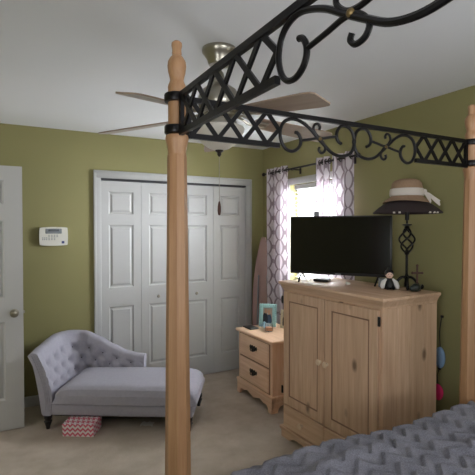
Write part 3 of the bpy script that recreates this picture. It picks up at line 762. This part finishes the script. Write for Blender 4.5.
b.build('ribbon_bow', 'ribbon', hat, label='white ribbon bow with loose tails', normals=False)

# seated doll
doll = thing('doll', 'small doll with black hair and white sleeves seated before the television', 'doll', (2.19, 2.005, AT), R(-38))
b = MB(); b.lathe([(.03, .0), (.036, .012), (.030, .04), (.02, .062), (.012, .07)], seg=18); b.build('dress', 'black', doll)
for s in (-1, 1):
    MB().tube(smoothpts([(s*.018, -.002, .06), (s*.036, -.012, .045), (s*.045, -.024, .02), (s*.042, -.034, .01)], 4), [.011]*4+[.015]*5+[.013]*3+[.008], 10).build('sleeve', 'white_cloth', doll, label='white sleeve')
    MB().tube([(s*.014, -.02, .011), (s*.017, -.058, .010), (s*.017, -.066, .017)], [.011, .009, .008], 8).build('leg', 'black', doll)
b = MB(); b.lathe([(.009, .062), (.009, .075)], seg=10); b.sphere((0, -.004, .092), .023, .023, .026); b.sphere((0, -.027, .09), .004, .005, .004, 8, 6)
for s in (-1, 1): b.sphere((s*.022, -.002, .09), .004, .006, .007, 8, 6)
hd = b.build('head', 'doll_skin', doll)
b = MB()
for s in (-1, 1): b.sphere((s*.0085, -.0245, .096), .0028, .002, .0024, 8, 6)
b.sphere((0, -.0255, .081), .005, .002, .0014, 8, 6); b.build('face_features', 'hair', hd, label='dark eyes and mouth')
b = MB(); b.sphere((0, .004, .100), .029, .0275, .027); b.sphere((0, .01, .125), .014, .013, .011); b.build('hair', 'hair', hd)
# cross, little box, stone
b = MB(); b.box(-.005, .005, -.005, .005, .012, .155, .0015, 1); b.box(-.028, .028, -.005, .005, .105, .117, .0015, 1)
for p in ((0, 0, .157), (-.029, 0, .111), (.029, 0, .111)): b.sphere(p, .008, .006, .008, 10, 8)
b.lathe([(.022, 0), (.022, .006), (.008, .014)], seg=16)
o = b.build('standing_cross', 'rusty'); o.location = (2.278, 1.862, AT); o.rotation_euler = (0, 0, R(-35)); tag(o, 'rust brown standing cross in front of the iron lamp', 'cross')
o = MB().box(-.022, .022, -.014, .014, 0, .06, .003, 1).build('trinket_box', 'silver_grey'); o.location = (2.215, 2.09, AT); o.rotation_euler = (0, 0, R(-40)); tag(o, 'small grey box standing behind the doll', 'box')
b = MB()
for p, r in (((0, 0, .026), .032), ((.022, .012, .019), .022), ((-.018, .008, .02), .023)): b.sphere(p, r, r*.85, r*.8, 10, 7)
o = b.build('ornament', 'green_stone'); o.location = (2.235, 1.835, AT); tag(o, 'dark greenish lumpy ornament at the lamp foot', 'ornament')

# ------------------------------------------------------------------ curtains on their rod
RXc, RZc = 2.478, 2.135
rod = thing('curtain_rod', 'dark bronze curtain rod above the bright window', 'curtain rod', (RXc, 3.28, RZc))
MB().tube([(0, -.66, 0), (0, .70, 0)], .0095, 12).build('pole', 'bronze', rod)
for y in (-.685, .725): MB().sphere((0, y, 0), .02, .026, .02).build('finial', 'bronze', rod)
for y in (-.55, .205, .60):
    b = MB(); b.box(.012, XR-RXc-.0005, y-.008, y+.008, -.012, -.002, .002, 1); b.box(XR-RXc-.006, XR-RXc-.0005, y-.014, y+.014, -.045, .025, .002, 1); b.tube([(-.012, y, .002), (-.008, y, -.013), (.008, y, -.013), (.014, y, -.004)], .004, 6); b.build('bracket', 'bronze', rod)
def curtain(label, y0, y1, folds, cloth_w, zb, phase=0):
    t = thing('curtain', label, 'curtain', (RXc, (y0+y1)/2, zb), 0, 'trellis curtain panels at the window')
    b = MB(); nu, nv = 22*folds, 48; ht = RZc+.045-zb
    def fn(i, j):
        a = i/(nu-1); k = j/(nv-1); y = (y0-y1)/2+(y1-y0)*a
        A = .024+.008*(1-k); ph = 2*PI*folds*a+phase
        pinch = .02*math.sin(ph*2)*(1-.2*k)
        return Vector((A*math.sin(ph)+.006*math.sin(7*a+5*k), y+pinch*.6+.008*math.sin(3*k+4*a)*(1-k), ht*k))
    b.grid(nu, nv, fn, lambda i, j: (cloth_w*i/(nu-1), ht*j/(nv-1)))
    cl = b.build('cloth', 'curtain', t, 60, normals=False)
    b = MB()
    for q in range(2*folds):
        a = (q+.0)/(2*folds)*1.0+.02; y = (y0-y1)/2+(y1-y0)*a
        MB().tube([(.0+.021*math.cos(w), y+.006*math.cos(w), ht-.045+.021*math.sin(w)) for w in [2*PI*z/14 for z in range(14)]], .0045, 6, closed=True).build('grommet', 'bronze', t, label='dark metal grommet')
    return t
curtain('trellis curtain panel on the left of the window beside the closet', 3.56, 3.94, 3, .80, .015, .4)
curtain('trellis curtain panel right of the window, nearest the blind', 2.93, 3.10, 2, .40, .30, 0)
curtain('trellis curtain panel farthest right behind the television corner', 2.66, 2.925, 2, .55, .30, 2.2)

# ironing board in the corner
ib = thing('ironing_board', 'folded ironing board in mauve cover leaning in the corner behind the curtain', 'ironing board', (2.485, 4.02, .1))
d = Vector((.6, -.8, 0)); nrm = Vector((.8, .6, 0))
P = []
for k in range(21):
    t = k/20; w = .125 if t < .45 else .125*math.cos((t-.45)/.55*PI/2*.93)**.8
    P.append((w, .0+t*1.36))
P = [(-w, z) for w, z in P]+[(w, z) for w, z in P[::-1]]
b = MB(); b.prism(P, lambda a, z, q: d*a+nrm*q+Vector((0, 0, z)), -.012, .012); b.build('padded_top', 'ironing', ib)
b = MB()
for s in (-1, 1): MB().tube([d*s*.08+nrm*-.021+Vector((0, 0, -.1)), d*s*.05+nrm*-.021+Vector((0, 0, .95))], .008, 8).build('leg', 'silver_grey', ib)

# pouches hanging on the wall beside the armoire
def pouch(name, label, mat, loc, ry, rz, cord):
    t = thing(name, label, 'pouch', loc)
    b = MB(); b.sphere((0, 0, 0), .022, ry, rz, 16, 12); b.build('body', mat, t)
    MB().tube(smoothpts([(.0, 0, rz*.95), (.002, .006, rz+cord*.5), (.012, 0, rz+cord)], 5), .003, 6).build('cord', 'black', t, label='black hanging cord')
    MB().box(.010, .024, -.008, .008, rz+cord-.008, rz+cord+.008, .002, 1).build('hook', 'black', t)
pouch('hanging_pouch', 'powder blue pouch hanging on the wall behind the armoire side', 'blue_pouch', (2.553, 1.90, .695), .036, .072, .20)
pouch('hanging_pouch', 'hot pink pouch hanging below the powder blue one', 'pink_pouch', (2.553, 1.915, .46), .04, .055, .10)

# ------------------------------------------------------------------ keypad on the back wall
kp = thing('alarm_keypad', 'white alarm keypad with grey display on the olive wall', 'keypad', (.397, YB, 1.485))
b = MB()
P = []
w, h = .113, .083
for k in range(13): a = -1+2*k/12; P.append((w*a, h-.006*a*a))
for k in range(1, 12): a = 1-2*k/12; P.append((w+.004*(1-a*a), (h-.006)*a))
for k in range(13): a = 1-2*k/12; P.append((w*a, -h+.006*a*a))
for k in range(1, 12): a = -1+2*k/12; P.append((-w-.004*(1-a*a), (h-.006)*a))
b.prism(P, lambda x, z, d: Vector((x, d, z)), -.03, -.0005)
es = [e for e in b.bm.edges if all(abs(v.co.y+.03) < 1e-5 for v in e.verts)]
bmesh.ops.bevel(b.bm, geom=es, offset=.008, segments=3, affect='EDGES'); b.build('case', 'cream', kp)
lc = MB().box(-.068, .066, -.0335, -.028, .024, .068, .003, 1).build('display', 'lcd', kp, label='grey display bezel')
MB().box(-.045, .043, -.0345, -.0325, .044, .062).build('screen', 'lcd_dark', lc)
b = MB()
for r_ in range(4):
    for c in range(4):
        if r_ < 2 or c < 3: b.box(-.045+c*.022, -.032+c*.022, -.0325, -.029, .006-r_*.013, .014-r_*.013, .001, 1)
for k in range(2):
    for c in range(3): b.box(-.095+c*.016, -.085+c*.016, -.0325, -.029, -.018-k*.014, -.009-k*.014, .001, 1)
b.build('buttons', 'keypad_ink', kp, label='rows of small grey buttons')
MB().box(.064, .087, -.0325, -.029, -.064, -.042, .001, 1).build('badge', 'badge', kp, label='small square blue badge')

# ------------------------------------------------------------------ chaise lounge (local x along the front, y to the back)
ch = thing('chaise_lounge', 'grey tufted chaise lounge with one rolled arm before the closet', 'chaise lounge', (.325, 3.615, 0), R(-31))
CL, CD = 1.10, .56
b = MB(); b.box(-.065, CL-.01, 0.005, CD-.02, .105, .205, .022, 3); b.build('base', 'fabric', ch)
b = MB(); nu, nv = 50, 30
def cush(top):
    def fn(i, j):
        a = -1+2*i/(nu-1); c = -1+2*j/(nv-1)
        z = .207+(.128*(1-abs(a)**14*.5)*(1-abs(c)**14*.5)+.018*(1-a*a)*(1-c*c))*top
        if top == 0: z = .206
        return Vector((.01+CL/2+a*(CL/2+.002), -.006+CD/2+c*(CD/2+.006)-.004, z))
    return fn
V1 = b.grid(nu, nv, cush(1)); V0 = b.grid(nu, nv, cush(0))
def ringv(V): return [V[i][0] for i in range(nu)]+[V[-1][j] for j in range(1, nv)]+[V[i][-1] for i in range(nu-2, -1, -1)]+[V[0][j] for j in range(nv-2, 0, -1)]
r1, r0 = ringv(V1), ringv(V0)
for k in range(len(r1)): b.bm.faces.new((r1[k], r1[(k+1) % len(r1)], r0[(k+1) % len(r1)], r0[k]))
es = [e for e in b.bm.edges if e.verts[0] in set(r1) and e.verts[1] in set(r1)]
bmesh.ops.bevel(b.bm, geom=es, offset=.016, segments=3, affect='EDGES')
b.build('seat_cushion', 'fabric', ch, 50)
MB().tube([(.0, -.011, .21), (CL, -.011, .21), (CL+.012, .01, .21), (CL+.012, CD-.02, .21)], .0045, 6).build('piping', 'fabric', ch)
# arm and back: one sweep along an L, tufted on the inside
def path(s):
    """s metres from the arm's front -> (x, y, inward normal)"""
    A, rad = .385, .13
    if s < A: return Vector((-.045, .0+s, 0)), Vector((1, 0, 0))
    arc = rad*PI/2
    if s < A+arc:
        t = (s-A)/rad; c = Vector((-.045+rad, A, 0)); n = Vector((math.cos(t), -math.sin(t), 0)); return c-n*rad, n
    return Vector((-.045+rad+(s-A-arc), A+rad, 0)), Vector((0, -1, 0))
SL = .385+.13*PI/2+.50
def height(s):
    pts = [(0, .592), (.12, .618), (.3, .645), (.45, .658), (.56, .645), (.68, .595), (.8, .53), (.92, .475), (1.02, .452), (1.2, .44)]
    for (a, h0), (c, h1) in zip(pts, pts[1:]):
        if s <= c: t = (s-a)/(c-a); t = t*t*(3-2*t)*.4+t*.6; return h0+(h1-h0)*t
    return .44
buts = []
for r_, zf in enumerate((.30, .52, .74)):
    for k in range(9):
        s = .09+k*.125+(.0625 if r_ % 2 else 0)
        if s < SL-.03: buts.append((s, zf))
def inner(s, f, bulge=True):
    p, n = path(s); h = height(s); z0 = .20; z = z0+(h-.035-z0)*f
    fl = (.10 if s < .385 else .10-.08*min(1, (s-.385)/.2))*(f**1.6)
    off = .038-fl+.012*math.sin(PI*min(1, max(0, f)))
    if bulge:
        for bs_, bf in buts:
            d2 = ((s-bs_)/.022)**2+((f-bf)*(h-.23)/.022)**2
            off -= .027*math.exp(-d2*.6)
        # diamond pleats between the buttons
        g = (s-.09)/.125
        for sg in (1, -1):
            q = (g+sg*(f-.30)/.44) % 1; q = min(q, 1-q)
            if .2 < f < .86: off -= .008*math.exp(-(q/.08)**2)
    return p+n*off+Vector((0, 0, z)), n
b = MB(); NS, NF = 120, 26
rows = []
for i in range(NS):
    s = SL*i/(NS-1); ring = []
    for j in range(NF): ring.append(inner(s, j/(NF-1))[0])
    p, n = path(s); h = height(s); top, _ = inner(s, 1, False)
    thick = .088
    for k in range(1, 8):           # rolled top
        a = PI*k/8*1.05; ring.append(top-n*(thick/2)*(1-math.cos(a))+Vector((0, 0, .034*math.sin(a))))
    q = ring[-1]
    out_b = p-n*.042
    for k in range(1, 7):
        t = k/6; e2 = t**.55
        ring.append(Vector((q.x+(out_b.x-q.x)*e2, q.y+(out_b.y-q.y)*e2, q.z+(.125-q.z)*t)))
    ring.append(p-n*.03+Vector((0, 0, .107))); ring.append(p+n*.03+Vector((0, 0, .107)))
    rows.append([b.bm.verts.new(v) for v in ring])
m_ = len(rows[0])
for A, B in zip(rows, rows[1:]):
    for k in range(m_): b.bm.faces.new((A[k], A[(k+1) % m_], B[(k+1) % m_], B[k]))
b.bm.faces.new(rows[0]); b.bm.faces.new(rows[-1][::-1])
back = b.build('backrest', 'fabric', ch, 55)
for s, f in buts:
    p, n = inner(s, f); m = Matrix.Translation(p)
    o = MB().sphere((0, 0, 0), .0085, .0085, .0085, 10, 6).build('tuft_button', 'button', back); o.location = p+n*.002
# pleats on the arm's front panel
b = MB()
for k in range(3):
    t = .25+.25*k
    P = []
    for j in range(9):
        f = j/8; a = inner(0, f, False)[0]; z = .14+(.57-.14)*f; w = .06+.012*f
        P.append((a.x-w*t-.002, -.001, z))
    b.tube(P, .0045, 6)
b.build('arm_pleats', 'fabric', back)
lg = None
for x, y in ((-.045, .02), (CL-.045, .03), (-.03, CD-.07), (CL-.035, CD-.05)):
    if lg is None:
        b = MB(); b.lathe([(.014, 0), (.016, .006), (.0155, .015), (.024, .04), (.031, .06), (.022, .07), (.029, .08), (.031, .107)], seg=16); lg = b.build('leg', 'black_leg', ch); o = lg
    else: o = lg.copy(); C.objects.link(o); o.parent = ch
    o.location = (x, y, 0)
MB().box(.52, .545, .01, .012, .112, .116).build('underside_tag', 'white_cloth', ch)
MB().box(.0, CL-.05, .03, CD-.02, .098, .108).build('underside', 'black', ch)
# chevron box and paper under the chaise
bx = thing('storage_box', 'pink and white chevron box pushed under the chaise', 'box', (.378, 3.46, 0), R(-31))
MB().box(0, .235, 0, .17, .001, .078, .002, 1).build('box_base', 'chevron', bx)
MB().box(-.003, .238, -.003, .173, .078, .094, .002, 1).build('lid', 'chevron', bx)
b = MB(); b.grid(6, 5, lambda i, j: Vector((.02*i, .018*j, .004+.012*abs(math.sin(i*1.3+j*.9))))); bmesh.ops.solidify(b.bm, geom=b.bm.faces[:], thickness=.001)
o = b.build('paper_scrap', 'paper', normals=False); o.location = (.93, 3.34, 0); o.rotation_euler = (0, 0, R(-31)); tag(o, 'crumpled white paper scrap on the carpet under the chaise', 'paper')
